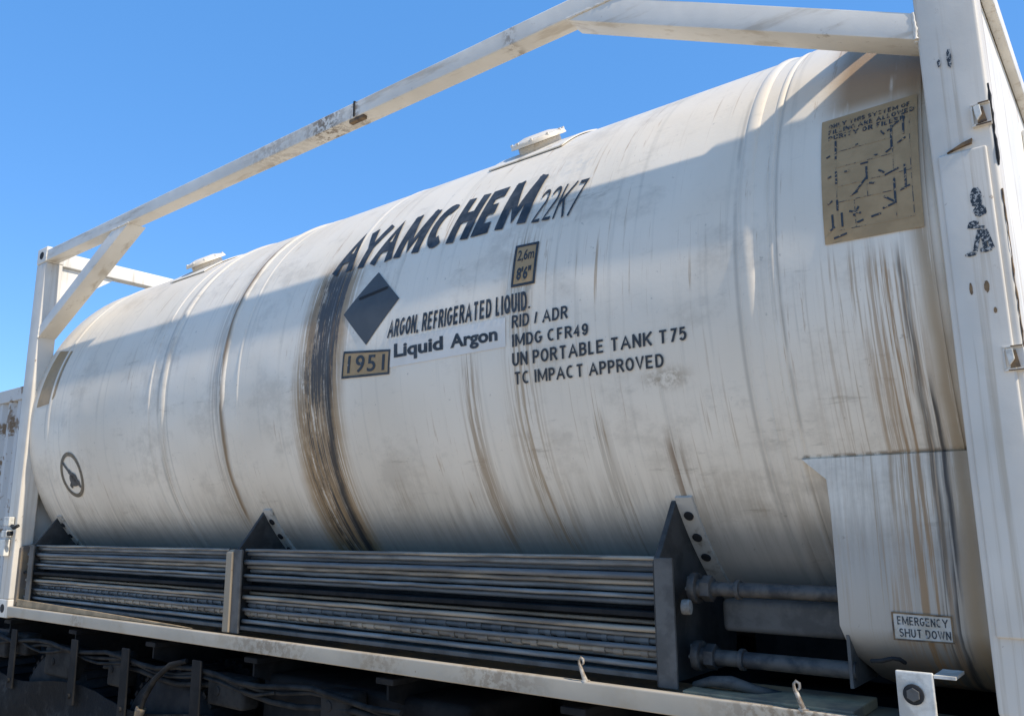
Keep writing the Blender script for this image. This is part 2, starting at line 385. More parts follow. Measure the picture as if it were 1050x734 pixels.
def stroke_bm(txt, t=.14, gap=.13, shear=0.0, sp=.32, wf=1.0):
    b = bmesh.new(); x = 0.0; lay = 0; words = [b]
    nxt = dict(enumerate(txt[1:]))
    for i_, ch in enumerate(txt):
        if ch == ' ': x += sp; b = bmesh.new(); words.append(b); continue
        wd, lines = GL[ch]; ww = max(wd*wf, t)
        for pl_ in lines:
            pts = []
            for (u, v) in pl_:
                px = x+t/2+u*max(ww-t, 0); py = t/2+v*(1-t)
                pts.append((px+shear*py, py))
            for e_, n_ in ((0, 1), (-1, -2)):      # square off free stroke ends at the cap height and baseline
                (ax, ay), (bx, by) = pts[e_], pts[n_]
                if pl_[e_][1] in (0, 1) and abs(ay-by) > .1 and pl_[0] != pl_[-1]:
                    k_ = (t/2)/abs(ay-by); pts[e_] = (ax+(ax-bx)*k_, ay+(ay-by)*k_)
            lay = (lay+1) % 3
            for qd in ribbon(pts, t): b.faces.new([b.verts.new((a, c, lay*.0001)) for a, c in qd])
        x += ww+gap
        if ch in 'AY' and nxt.get(i_) in ('A', 'Y'): x -= gap*1.3
    tot = x-gap+shear
    for b in words:
        for v in b.verts: v.co.x /= tot
    return words
def stencil(name, txt, q, mat, parent, t=.14, gap=.13, shear=0, sp=.32, off=.004, surf=cylmap, wf=1.0):
    return [wrap(name, b, q, mat, parent, off, surf) for b in stroke_bm(txt, t, gap, shear, sp, wf)]
def frame_polys(t, ty=None):
    ty = t if ty is None else ty
    return [[(0, 0), (1, 0), (1, ty), (0, ty)], [(0, 1-ty), (1, 1-ty), (1, 1), (0, 1)],
            [(0, ty), (t, ty), (t, 1-ty), (0, 1-ty)], [(1-t, ty), (1, ty), (1, 1-ty), (1-t, 1-ty)]]
RECT = [[(0, 0), (1, 0), (1, 1), (0, 1)]]
def strokes(segs, wx, wy=None):
    wy = wx if wy is None else wy; out = []
    for (x0, y0, x1, y1) in segs:
        dx, dy = x1-x0, y1-y0; l = math.hypot(dx, dy) or 1; nx, ny = -dy/l*wx/2, dx/l*wy/2
        out.append([(x0+nx, y0+ny), (x0-nx, y0-ny), (x1-nx, y1-ny), (x1+nx, y1+ny)])
    return out
def disc(cx, cy, rx, ry, n=32): return [(cx+rx*math.cos(2*math.pi*k/n), cy+ry*math.sin(2*math.pi*k/n)) for k in range(n)]
def annulus(cx, cy, rx, ry, t, n=48):
    a = disc(cx, cy, rx, ry, n); b = disc(cx, cy, rx*(1-t), ry*(1-t), n)
    return [[a[k], a[(k+1) % n], b[(k+1) % n], b[k]] for k in range(n)]
def tag(o, label, cat, group=None, kind=None):
    if label: o['label'] = label
    if cat: o['category'] = cat
    if group: o['group'] = group
    if kind: o['kind'] = kind
    return o
def empty(name, loc, label, cat, group=None):
    o = bpy.data.objects.new(name, None); C.objects.link(o); o.location = loc; o.empty_display_size = .3
    return tag(o, label, cat, group)

# ------------------------------------------------------------------ ground
g = G('dusty_concrete_yard')
n = g.noise(scale=.35, detail=6); n2 = g.noise(scale=14, detail=6, rough=.7)
colr = g.mix(g.rng(n, .35, .65), (.52, .44, .33), (.44, .37, .275))
colr = g.mix(g.mul(g.rng(n2, .5, .7), .4), colr, (.2, .18, .15))
mg = g.done(colr, .85, n2, .01)
bm = bmesh.new()
bmesh.ops.create_grid(bm, x_segments=8, y_segments=8, size=900)
bmesh.ops.translate(bm, vec=(0, 0, GZ), verts=bm.verts)
tag(obj('ground', bm, mg), None, None, kind='structure')

# ------------------------------------------------------------------ tank container
K = empty('tank_container', (-L/2, WD/2, 0), 'long weathered white cylindrical gas tank held in a white steel frame on a trailer', 'tank container')

# shell
prof = []
def dish(xc, sgn, depth=.16):
    pts = []
    for k in range(1, 13):
        a = k/12*math.pi/2; pts.append((xc+sgn*depth*math.sin(a), max(RR*math.cos(a)**.75 if k < 12 else .001, .001)))
    return pts
XL, XR = -5.90, -0.17
prof = dish(XL, -1)[::-1]+[(XL+(XR-XL)*k/40, RR) for k in range(41)]+dish(XR, 1, .12)
bm = bmesh.new(); add_ring(bm, prof, 288, close=False)
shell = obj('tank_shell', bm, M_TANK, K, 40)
def band(x, wd, h, label=None, n=288):
    bm = bmesh.new(); m = 8
    pr = [(x-wd/2+wd*k/m, RR-.004+(h+.004)*math.sin(math.pi*k/m)**.7 if 0 < k < m else RR-.004) for k in range(m+1)]
    add_ring(bm, pr, n, close=False)
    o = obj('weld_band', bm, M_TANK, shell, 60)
    return o
for x, wd, h in ((-5.62, .06, .005), (-4.30, .035, .004), (-4.15, .07, .009), (-3.56, .07, .009), (-3.42, .035, .003), (-2.70, .05, .003), (-.70, .06, .007), (-.62, .03, .004)): band(x, wd, h)
# thin overlapping sheet at the near end of the shell
bm = bmesh.new(); add_ring(bm, [(-.60, RR-.003), (-.60, RR+.004), (-.18, RR+.004), (-.18, RR-.003)], 288)
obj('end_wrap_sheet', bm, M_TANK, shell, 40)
# horizontal seam
def sub(q4, u0, u1, v0, v1): return [tuple(quadmap(q4, u, v)) for u, v in ((u0, v0), (u1, v0), (u1, v1), (u0, v1))]
# lettering -----------------------------------------------------------
q = lambda x0, x1, s0, s1: [(x0, s0), (x1, s0), (x1, s1), (x0, s1)]
shape_decal('touch_up_patch', RECT, q(-2.30, -1.66, -.07, .045), M_PATCH, shell, .002)
stencil('lettering', 'AYAMCHEM', [(-2.808, .472), (-1.60, .452), (-1.590, .728), (-2.795, .722)], M_INK, shell, .225, .075, .10, wf=.92)
stencil('lettering', '22K7', [(-1.59, .437), (-1.385, .420), (-1.352, .600), (-1.57, .61)], M_INKW, shell, .10, .12)
stencil('lettering', 'ARGON, REFRIGERATED LIQUID.', [(-2.312, .060), (-1.54, .055), (-1.545, .132), (-2.305, .140)], M_INK, shell, .185, .10, wf=.92)
lq = [(-2.266, -.050), (-1.697, -.057), (-1.698, .014), (-2.267, .028)]
lettering('lettering', 'Liquid', sub(lq, 0, .50, 0, 1), M_INK, shell, .035)
lettering('lettering', 'Argon', sub(lq, .57, 1, 0, 1), M_INK, shell, .035)
stencil('lettering', 'RID / ADR', [(-1.628, -.004), (-1.372, -.006), (-1.370, .041), (-1.627, .045)], M_INKW, shell, .165, .12)
stencil('lettering', 'IMDG CFR49', [(-1.628, -.076), (-1.288, -.080), (-1.286, -.038), (-1.627, -.029)], M_INKW, shell, .165, .12)
stencil('lettering', 'UN PORTABLE TANK T75', [(-1.633, -.149), (-.917, -.152), (-.914, -.108), (-1.630, -.099)], M_INKW, shell, .165, .12)
stencil('lettering', 'TC IMPACT APPROVED', [(-1.633, -.218), (-1.009, -.228), (-1.006, -.184), (-1.629, -.171)], M_INKW, shell, .165, .12)
# small height plate
hq = [(-1.638, .160), (-1.524, .156), (-1.526, .335), (-1.640, .342)]
hp = shape_decal('height_plate', RECT, hq, M_ORANGE, shell, .003)
shape_decal('border', frame_polys(.09, .06), hq, M_INK, hp, .0045)
lettering('lettering', '2,6m', sub(hq, .16, .86, .56, .86), M_INKW, hp, .01, off=.0045)
lettering('lettering', "8'6\"", sub(hq, .2, .8, .14, .44), M_INKW, hp, .03, off=.0045)
# UN number plate
nq = [(-2.605, -.083), (-2.297, -.098), (-2.288, .008), (-2.592, .040)]
npl = shape_decal('number_plate', RECT, nq, M_ORANGE, shell, .003)
shape_decal('border', frame_polys(.03, .085), nq, M_INK, npl, .0045)
lettering('lettering', '1951', sub(nq, .12, .90, .17, .83), M_INKW, npl, .015, 0, 1.15, off=.0045)
# diamond placard
dq = [(-2.627, .050), (-2.265, .050), (-2.265, .408), (-2.627, .408)]
dm = shape_decal('hazard_diamond', [[(.5, 0), (1, .52), (.49, 1), (0, .48)]], dq, M_DIAM, shell, .003)
shape_decal('gas_cylinder_symbol', [[(.24, .655), (.27, .635), (.74, .70), (.76, .725), (.72, .735), (.26, .675)]], dq, M_HOLE, dm, .005)
# round no-smoking style sign
rq = [(-5.475, -.548), (-5.185, -.548), (-5.185, -.245), (-5.475, -.245)]
rs = shape_decal('round_warning_sign', annulus(.5, .5, .5, .5, .17), rq, simple('brown_ring_vinyl', (.10, .085, .06), (.16, .12, .07), 30, .5, bump=.0003), shell, .004)
shape_decal('symbol', [disc(.55, .40, .17, .15)]+strokes([(.18, .80, .80, .22)], .06)+strokes([(.40, .60, .62, .42), (.60, .30, .78, .34), (.45, .33, .34, .24)], .10), rq, M_INK, rs, .0055)
# tan slanted label at the far end
oq = [(-5.825, .092), (-5.573, .108), (-5.574, .486), (-5.80, .52)]
shape_decal('faded_label', [[(0, 0), (.8, .0), (1, .12), (1, 1), (0, 1)]], oq, M_ORANGE, shell, .003)
# big tan data label at the near end
pq = [(-.457, .062), (-.192, .055), (-.189, .508), (-.463, .506)]
pl = shape_decal('data_label', RECT, pq, M_ORANGE, shell, .0075)
for i, (tx, u1) in enumerate((('ONLY THIS SYSTEM OF', .93), ('FILLING ARE ALLOWED', .97), ('PURITY OR FILLED', .88))):
    stencil('lettering', tx, sub(pq, .08, u1, .905-i*.055, .945-i*.055), M_LINK, pl, .19, off=.009)
sg = [(.16, .62, .16, .78), (.16, .42, .16, .52), (.16, .22, .16, .3), (.1, .1, .1, .2), (.2, .1, .2, .2), (.86, .68, .86, .86), (.86, .28, .86, .45),
      (.74, .6, .74, .78), (.70, .74, .82, .80), (.68, .57, .76, .6), (.80, .62, .88, .65), (.48, .40, .48, .5), (.36, .33, .48, .42), (.30, .31, .38, .33),
      (.60, .45, .66, .42), (.66, .40, .80, .43), (.75, .2, .75, .36), (.64, .25, .76, .19), (.80, .27, .9, .29), (.62, .17, .74, .19), (.28, .20, .40, .17),
      (.32, .16, .38, .22), (.05, .08, .12, .11), (.10, .03, .24, .05), (.35, .11, .42, .12), (.50, .13, .60, .14), (.06, .65, .1, .66), (.07, .48, .11, .49),
      (.06, .28, .11, .3), (.35, .69, .40, .70), (.25, .5, .3, .5), (.42, .53, .5, .53), (.63, .76, .67, .72), (.50, .37, .56, .36), (.56, .57, .6, .57)]
grid_ = [(.16, .84, .92, .84), (.16, .08, .92, .08), (.16, .08, .16, .84), (.92, .08, .92, .84), (.16, .68, .75, .68), (.16, .55, .75, .55), (.16, .40, .92, .40), (.16, .28, .75, .28), (.75, .08, .75, .84), (.48, .28, .48, .55), (.34, .08, .34, .28)]
def grid_ink():
    g = G('worn_ruled_lines'); n = g.noise(scale=38, detail=4, rough=.75)
    return g.done(g.mix(g.rng(n, .44, .50), (.06, .06, .055), (.37, .248, .122)), .5)
M_GRID = grid_ink()
for k_, l_ in enumerate(grid_): shape_decal('ruled_line', strokes([l_], .007, .005), pq, M_GRID, pl, .0082+.00005*k_)
for k_ in range(len(sg)): shape_decal('diagram_line', strokes(sg[k_:k_+1], .022, .014), pq, M_LINK, pl, .009)

# end skirt ------------------------------------------------------------
YS = .128
def skirt_surf(x, z, off): return Vector((x, YS-off, z))
secs = [(.762, YS+.006), (.700, YS), (.60, YS), (.45, YS), (.29, YS), (.25, YS+.022), (.20, YS+.075), (.13, YS+.20), (.10, YS+.30)]
left = [-.618, -.548, -.543, -.543, -.545, -.538, -.525, -.500, -.49]
bm = bmesh.new(); rows = []
for (z, y), xl in zip(secs, left):
    rows.append([bm.verts.new((xl+(-.165-xl)*t, y, z)) for t in [k/8 for k in range(9)]])
for A, B in zip(rows, rows[1:]):
    for k in range(8): bm.faces.new((A[k], A[k+1], B[k+1], B[k]))
ret = bmesh.ops.extrude_face_region(bm, geom=bm.faces[:])
bmesh.ops.translate(bm, vec=(0, .012, 0), verts=[v for v in ret['geom'] if isinstance(v, bmesh.types.BMVert)])
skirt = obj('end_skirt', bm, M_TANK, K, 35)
# inner return wall of the skirt, towards the tank belly
bm = bmesh.new(); add_box(bm, -.535, -.525, YS+.014, .60, .12, .69, .002); obj('return_plate', bm, M_GREY, skirt)
eq = [(-.404, .262), (-.254, .262), (-.254, .332), (-.404, .336)]
es = shape_decal('shutdown_sign', RECT, eq, simple('dusty_sign_paint', (.55, .50, .42), (.44, .38, .29), 30, .55, bump=.0003), skirt, .002, skirt_surf)
shape_decal('border', frame_polys(.03, .06), eq, M_RUSTL, es, .0032, skirt_surf)
stencil('lettering', 'EMERGENCY', sub(eq, .09, .92, .56, .86), M_INKT, es, .15, off=.0032, surf=skirt_surf)
stencil('lettering', 'SHUT DOWN', sub(eq, .11, .95, .13, .43), M_INKT, es, .15, off=.0032, surf=skirt_surf)
bm = bmesh.new(); add_tube(bm, [(-.47, .14, .20), (-.44, .12, .205), (-.41, .115, .215), (-.395, .13, .212), (-.39, .16, .20)], .006)
obj('latch_cable', bm, M_HOLE, skirt, 60)

# corner posts -----------------------------------------------------------
PW = .157
def castings(parent, x0, x1, y0, y1, zs, holes):
    for z0, z1 in zs:
        bm = bmesh.new(); add_box(bm, x0, x1, y0, y1, z0, z1, .008, 3)
        c = obj('corner_casting', bm, M_FRAME, parent, 40)
        bm = bmesh.new(); xm = (x0+x1)/2; zm = (z0+z1)/2
        fy = y0-.002 if holes < 0 else y1+.002
        pts = [(xm+.032*math.cos(a), zm+.028*math.sin(a)) for a in [2*math.pi*k/20 for k in range(20)]]
        add_prism(bm, pts, 1, min(fy, fy-.0*holes), fy+.012*(-holes), 0)
        obj('aperture', bm, M_HOLE, c)
def corner_post(x0, x1, near, open_x):
    y0, y1 = (0, .125) if near else (WD-.125, WD)
    bm = bmesh.new()
    yo = y0+.004 if near else y1-.004
    add_box(bm, x0+.002, x1-.002, min(y0, y1)+.003, max(y0, y1)-.003, .118, 2.473, .010, 3)
    o = obj('corner_post', bm, M_POST, K, 40)
    castings(o, x0, x1, y0, y1, [(0, .118), (2.473, 2.591)], -1 if near else 1)
    return o
posts = {}
for x0, x1, s in ((-PW, 0, 1), (-L, -L+PW, -1)):
    for near in (True, False): posts[(s, near)] = corner_post(x0, x1, near, s)
NP = posts[(1, True)]
def post_surf(x, z, off): return Vector((x, .003-off, z))
# raised doubler on the near post
bm = bmesh.new(); add_box(bm, -.138, -.022, -.006, .006, .30, 1.545, .006, 3); obj('doubler_plate', bm, M_POST, NP, 40)
# lashing sockets let into the post edge
M_SOCK = frame_paint('socket_paint', (.70, .70, .67), .2)
def socket(parent, x0, x1, z0, z1):
    bm = bmesh.new(); t = .006
    add_box(bm, x0, x1, -.010, .004, z1-t, z1, .002); add_box(bm, x0, x1, -.010, .004, z0, z0+t, .002)
    add_box(bm, x0, x0+t, -.010, .004, z0+t, z1-t, .002)
    s = obj('lashing_socket', bm, M_POST, parent)
    bm = bmesh.new(); add_box(bm, x0+t, x1, -.0025, .0035, z0+t, z1-t, 0)
    obj('backplate', bm, M_POST, s)
    xm = x0+(x1-x0)*.30
    bm = bmesh.new(); add_prism(bm, [(x0+.008, z1-.010), (xm+.010, z1-.008), (xm+.012, z0+.030), (xm, z0+.014), (x0+.010, z0+.034)], 1, -.016, -.003, .002)
    obj('lug', bm, M_CREAM, s)
    bm = bmesh.new(); add_box(bm, x0+.02, x1, -.0125, -.010, z1-.004, z1-.001, 0); add_box(bm, x0+.01, x1, -.0125, -.010, z0+.001, z0+.004, 0)
    add_prism(bm, [(xm+.012, z1-.012), (xm+.016, z1-.012), (xm+.022, z0+.010), (xm, z0+.008)], 1, -.009, -.0045, 0)
    obj('rust_line', bm, M_RUSTL, s)
socket(NP, -.048, -.002, 1.60, 1.665)
socket(NP, -.048, -.002, .94, 1.005)
bm = bmesh.new()
rr_ = random.Random(5); tp = [(-.0015+.0015*rr_.random(), .006+.003*rr_.random(), 1.72-.018*k) for k in range(14)]
add_tube(bm, tp, [.0012+.0035*rr_.random() for _ in tp], 6); obj('rust_seam', bm, M_HOLE, NP)
bm = bmesh.new(); tp = [(-.0015+.002*rr_.random(), .006+.003*rr_.random(), 1.42-.02*k) for k in range(22)]
add_tube(bm, tp, [.0008+.0022*rr_.random() for _ in tp], 6); obj('rust_seam', bm, M_RUSTL, NP)
bm = bmesh.new(); add_prism(bm, [(-.115, 1.548), (-.075, 1.566), (-.052, 1.572), (-.055, 1.56), (-.075, 1.557)], 1, -.0085, .004, 0); obj('rust_mark', bm, M_RUSTL, NP)
# worn black marks on the post
def blob(cx, cz, rx, rz, n=18, jag=.3, seed=0):
    rnd = random.Random(seed)
    return [(cx+rx*math.cos(a)*(1+jag*(rnd.random()-.5)), cz+rz*math.sin(a)*(1+jag*(rnd.random()-.5))) for a in [2*math.pi*k/n for k in range(n)]]
def pdec(name, polys, mat, off=.004, parent=NP):
    for k_, p_ in enumerate(polys): shape_decal(name, [p_], [(0, 0), (1, 0), (1, 1), (0, 1)], mat, parent, off+.0001*k_, post_surf)
g = G('flaked_black_marking'); nn = g.noise(scale=120, detail=4, rough=.7)
M_FLAKE = g.done(g.mix(g.rng(nn, .50, .57), (.03, .035, .04), (.42, .40, .36)), .5)
pdec('worn_marking', [blob(-.082, 1.820, .006, .030, seed=1), blob(-.108, 1.815, .004, .012, seed=2)], M_FLAKE)
pdec('worn_marking', [blob(-.060, 1.405, .014, .030, seed=3), blob(-.055, 1.368, .015, .016, seed=4), blob(-.075, 1.335, .013, .010, seed=5)]
     + strokes([(-.088, 1.330, -.050, 1.322)], .008)+strokes([(-.062, 1.318, -.078, 1.262), (-.058, 1.318, -.052, 1.255), (-.050, 1.315, -.038, 1.262), (-.066, 1.262, -.040, 1.262)], .011)
     + [blob(-.088, 1.256, .013, .006, seed=6)], M_FLAKE, .0105)
pdec('worn_marking', [blob(-.062, 1.165, .006, .016, seed=7), blob(-.098, 1.165, .004, .016, seed=8), blob(-.050, 1.10, .004, .008, seed=9)], M_RUSTL, .0105)

# rails ------------------------------------------------------------------
def rail(name, y0, y1, z0, z1, mat, x0=-L+PW, x1=-PW):
    bm = bmesh.new(); add_box(bm, x0, x1, y0, y1, z0, z1, .006, 3); return obj(name, bm, mat, K, 40)
tr = rail('top_rail', 0.002, .092, 2.480, 2.560, M_RAIL, -L+PW-.002, -PW+.002)
rail('top_rail', WD-.092, WD-.002, 2.480, 2.560, M_RAIL, -L+PW-.002, -PW+.002)
bm = bmesh.new(); add_box(bm, -2.566, -2.556, -.003, .030, 2.484, 2.563, .001); obj('splice_joint', bm, M_HOLE, tr)
bm = bmesh.new(); add_box(bm, -2.60, -2.50, .004, .030, 2.462, 2.479, .003); obj('splice_tab', bm, M_RUSTL, tr)
# lower side rails: a thin outer lip with a ledge behind it
for ya, yb, yc in ((0.0, .030, .30), (WD, WD-.030, WD-.30)):
    bm = bmesh.new(); add_box(bm, -L+PW, -PW, min(ya, yb), max(ya, yb), .012, .076, .006, 3)
    lr = obj('bottom_rail', bm, M_LOW, K, 40)
    bm = bmesh.new(); add_box(bm, -L+PW, -PW, min(yb, yc)+(.001 if yb < yc else 0), max(yb, yc)-(0 if yb < yc else .001), .020, .052, .003)
    obj('ledge', bm, M_DECK, lr)
# braces in the side planes
def brace(s, near):
    y0, y1 = (0.006, .122) if near else (WD-.122, WD-.006)
    e = 0 if s > 0 else -L
    f = lambda x: e-s*x
    x1, z1, x0, z0 = 1.26, 2.482, PW, 1.905
    pts = [(f(x1-.02), 2.479), (f(x1-.19), 2.479), (f(x0), z0+.087), (f(x0), z0), (f(x1+.0), 2.455)]
    pts = [(f(1.30), 2.479), (f(1.095), 2.479), (f(x0-.002), z0+.090), (f(x0-.002), z0), (f(1.25), 2.425)]
    pts = [(f(1.345), 2.4795), (f(1.125), 2.4795), (f(x0-.002), 1.995), (f(x0-.002), 1.910)]
    bm = bmesh.new(); add_prism(bm, pts, 1, y0, y1, .005)
    return obj('diagonal_brace', bm, M_RAIL, K, 40)
for s in (1, -1):
    for near in (True, False): brace(s, near)
def weld(pts, r=.006, seed=0):
    rnd = random.Random(seed); out = []
    P = [Vector(p) for p in pts]
    for a, b in zip(P, P[1:]):
        m = max(2, int((b-a).length/.008))
        for i in range(m): out.append(a.lerp(b, i/m)+Vector((rnd.uniform(-1, 1), rnd.uniform(-1, 1), rnd.uniform(-1, 1)))*.0012)
    out.append(P[-1]); rr = [r*(.7+.6*rnd.random()) for _ in out]
    bm = bmesh.new(); add_tube(bm, out, rr, 7); obj('weld_bead', bm, M_FRAME, K, 60)
weld([(-PW, .006, 1.995), (-PW, .004, 1.91)], seed=1); weld([(-PW, .006, 1.910), (-PW, .122, 1.910)], seed=2)
weld([(-L+PW, .006, 1.995), (-L+PW, .004, 1.91)], seed=3)
weld([(-1.345, .004, 2.480), (-1.125, .004, 2.480)], .005, 4); weld([(-L+1.345, .004, 2.480), (-L+1.125, .004, 2.480)], .005, 5)
weld([(-L+PW, .002, 2.56), (-L+PW, .002, 2.48)], seed=6)
# end frames -------------------------------------------------------------
def xbox(name, s, a, b, y0, y1, z0, z1, mat, bev=.006, parent=None):
    e = 0 if s > 0 else -L
    xa, xb = sorted((e-s*a, e-s*b))
    bm = bmesh.new(); add_box(bm, xa, xb, y0, y1, z0, z1, bev, 3); return obj(name, bm, mat, parent or K, 40)
for s in (1, -1):
    xbox('end_beam', s, .110 if s > 0 else .010, .140 if s > 0 else .105, .127, WD-.127, 2.352 if s > 0 else 2.480, 2.457 if s > 0 else 2.586, M_END)
    xbox('end_beam', s, .010, .150, .123, WD-.123, .005, .150, M_END)
# near end: second beam and closing sheet under it
xbox('end_beam', 1, .004, .038, .112, WD-.112, 2.268, 2.350, M_END)
xbox('end_sheet', 1, .040, .052, .112, WD-.112, 1.86, 2.350, M_END, .002)
xbox('end_sheet', 1, .004, .014, .112, WD-.112, .152, 1.950, M_END, .003)
for y in (.9, 1.54): xbox('end_stiffener', 1, -.028, .003, y, y+.06, .16, 1.94, M_END, .004)
xbox('end_sheet', -1, .020, .032, .112, WD-.112, .152, 1.15, M_END, .003)
# far end: inner web plates joining posts to the beam
for ya, yb in ((.126, .30), (WD-.126, WD-.30)):
    sg_ = 1 if yb > ya else -1
    bm = bmesh.new(); add_prism(bm, [(ya, 2.478), (ya+sg_*.42, 2.478), (ya+sg_*.05, 2.20), (ya, 2.0)], 0, -L+.06, -L+.075, .002)
    obj('end_gusset', bm, M_END, K)

# top fittings -----------------------------------------------------------
def top_fitting(x):
    """low domed cover on a short neck, square to the curved shell"""
    sc = RR*R(58); p = cylmap(x, sc, 0); d = (p-Vector((x, CY, CZ))).normalized()
    bm = bmesh.new(); add_rod(bm, p-d*.03, p+d*.035, .105, n=40, bev=.004)
    o = obj('top_valve_housing', bm, M_FRAME, K, 40)
    bm = bmesh.new(); add_rod(bm, p+d*.036, p+d*.058, .140, .130, n=48, bev=.006); add_rod(bm, p+d*.0585, p+d*.074, .122, .06, n=48, bev=.006)
    ld = obj('lid', bm, M_TANK, o, 40)
    t1 = d.cross(Vector((1, 0, 0))).normalized()
    for k in range(10):
        a = 2*math.pi*k/10; c = p+d*.052+Vector((1, 0, 0))*.128*math.cos(a)+t1*.128*math.sin(a)
        bm = bmesh.new(); add_rod(bm, c, c+d*.012, .007, n=6); obj('lid_bolt', bm, M_FRAME, ld)
    b = bmesh.new(); N = 12; grid = []
    for i in range(N+1):
        grid.append([b.verts.new(cylmap(x-.19+.42*i/N, sc-.20+.36*j/N, .004)) for j in range(N+1)])
    for i in range(N):
        for j in range(N): b.faces.new((grid[i][j], grid[i+1][j], grid[i+1][j+1], grid[i][j+1]))
    ret = bmesh.ops.extrude_face_region(b, geom=b.faces[:])
    for v in ret['geom']:
        if isinstance(v, bmesh.types.BMVert):
            v.co -= Vector((0, CY-v.co.y, CZ-v.co.z)).normalized()*.006
    obj('doubling_pad', b, M_FRAME, o, 30)
    return o
top_fitting(-1.885); top_fitting(-4.72)

# saddles -----------------------------------------------------------------
def saddle(xs):
    """plate in the y-z plane under the belly, with a drilled strap on the tank"""
    def arc(off, s):
        a = s/RR; r = RR+off; return (CY-r*math.cos(a), CZ+r*math.sin(a))
    pts = [(.055, .078), (.055, .455), (.10, .51)]+[arc(.004, s) for s in (-.69, -.76, -.85, -.95, -1.05, -1.18, -1.3)]+[(.62, .078)]
    bm = bmesh.new(); add_prism(bm, pts, 0, xs-.095, xs-.075, .003)
    o = obj('saddle_plate', bm, M_DARKP, K)
    bm = bmesh.new(); add_box(bm, xs-.085, xs-.020, .045, .057, .078, .47, .003)
    obj('edge_flange', bm, M_GREY, o)
    for ysign in (1,):
        b = bmesh.new(); rows = []
        for k in range(17):
            s = -.675-.42*k/16; y, z = arc(.012, s); rows.append((b.verts.new((xs-.074, y, z)), b.verts.new((xs-.012, y, z))))
        for A, B in zip(rows, rows[1:]): b.faces.new((A[0], A[1], B[1], B[0]))
        ret = bmesh.ops.extrude_face_region(b, geom=b.faces[:])
        for v in ret['geom']:
            if isinstance(v, bmesh.types.BMVert): v.co += Vector((0, CY-v.co.y, CZ-v.co.z)).normalized()*.014
        st = obj('strap', b, M_STRIP, o, 30)
        for s in (-.745, -.835, -.925):
            y, z = arc(.0125, s); d = Vector((0, y-CY, z-CZ)).normalized()
            bm = bmesh.new(); c = Vector((xs-.043, y, z)); add_rod(bm, c, c+d*.006, .017, n=20, bev=.002)
            obj('bolt_hole', bm, M_HOLE, st)
    return o
for xs in (-1.00, -3.32, -5.68): saddle(xs)

# tube rack ----------------------------------------------------------------
def tube_run(x0, x1):
    rnd = random.Random(int(x0*10))
    zs = [.466, .448, .429, .409, .387, .366, .345, .326, .262, .244, .224, .204, .186, .168, .150, .132]
    for k, z in enumerate(zs):
        r = (.007, .010, .008, .012, .009, .011, .008, .010)[k % 8]
        y = .085+.018*(k % 3)
        n_ = 14; pts = []
        for i in range(n_+1): pts.append((x0+(x1-x0)*i/n_, y+.003*(rnd.random()-.5), z+.0028*(rnd.random()-.5) if 0 < i < n_ else z))
        bm = bmesh.new(); add_tube(bm, pts, r, 10)
        if k in (11, 13):
            x = x0+.02
            while x < x1-.05:
                l = .02+.03*rnd.random(); add_rod(bm, (x, y, z), (x+l, y, z), r+.004, n=12); x += l+.02+.05*rnd.random()
        obj('long_tube', bm, (M_TUBE2, M_TUBE, M_TUBE3)[(k*5+k//3) % 3], K, 40)
tube_run(-5.86, -3.50); tube_run(-3.36, -1.085)
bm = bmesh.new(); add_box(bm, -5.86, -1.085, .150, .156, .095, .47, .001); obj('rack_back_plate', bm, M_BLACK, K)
bm = bmesh.new(); add_box(bm, -5.86, -1.085, .060, .150, .095, .112, .003); obj('rack_tray', bm, M_GREY, K)
bm = bmesh.new(); add_box(bm, -5.86, -3.50, .060, .150, .284, .300, .002); add_box(bm, -3.36, -1.085, .060, .150, .284, .300, .002); obj('rack_shelf', bm, M_BLACK, K)
bm = bmesh.new()
add_prism(bm, [(.035, .080), (.035, .455), (.060, .470), (.085, .470), (.085, .080)], 0, -3.455, -3.405, .004)
obj('rack_post', bm, frame_paint('rack_post_paint', (.30, .24, .165), .9), K)
bm = bmesh.new()
add_prism(bm, [(.035, .080), (.035, .455), (.060, .470), (.145, .470), (.145, .080)], 0, -5.90, -5.865, .005)
obj('rack_post', bm, M_DECK, K)

bm = bmesh.new(); add_prism(bm, [(-5.85, .077), (-3.72, .078), (-3.9, .084), (-4.7, .102), (-5.85, .122)], 1, .034, .046, .002)
obj('toe_plate', bm, simple('dusty_tan_plate', (.42, .30, .17), (.26, .19, .11), 7, .8), K)
bm = bmesh.new(); add_box(bm, -1.0, -.50, .036, .27, .053, .082, .004); obj('drip_tray', bm, simple('dusty_tan_tray', (.44, .31, .17), (.2, .15, .10), 5, .8), K)
# pipes beyond the near saddle ---------------------------------------------
def pipe(z, y, x0, x1, r, fr, cap=True):
    bm = bmesh.new(); add_rod(bm, (x0, y, z), (x1, y, z), r, n=24)
    o = obj('drain_pipe', bm, M_PIPE, K, 40)
    bm = bmesh.new()
    add_rod(bm, (x0-.060, y, z), (x0-.035, y, z), fr, n=28, bev=.004); add_rod(bm, (x0-.035, y, z), (x0-.02, y, z), fr*.6, n=24)
    add_rod(bm, (x0-.02, y, z), (x0+.012, y, z), fr*.85, n=6, bev=.003)
    obj('pipe_flange', bm, M_PIPE, o, 40)
    bm = bmesh.new(); add_rod(bm, (x0+.09, y, z), (x0+.105, y, z), r*1.35, n=24, bev=.003); obj('collar', bm, M_PIPE, o, 40)
    for k in range(6):
        a = 2*math.pi*k/6; bm = bmesh.new(); add_rod(bm, (x0-.066, y+fr*.75*math.cos(a), z+fr*.75*math.sin(a)), (x0-.060, y+fr*.75*math.cos(a), z+fr*.75*math.sin(a)), .006, n=6); obj('flange_bolt', bm, M_TUBE, o)
    return o
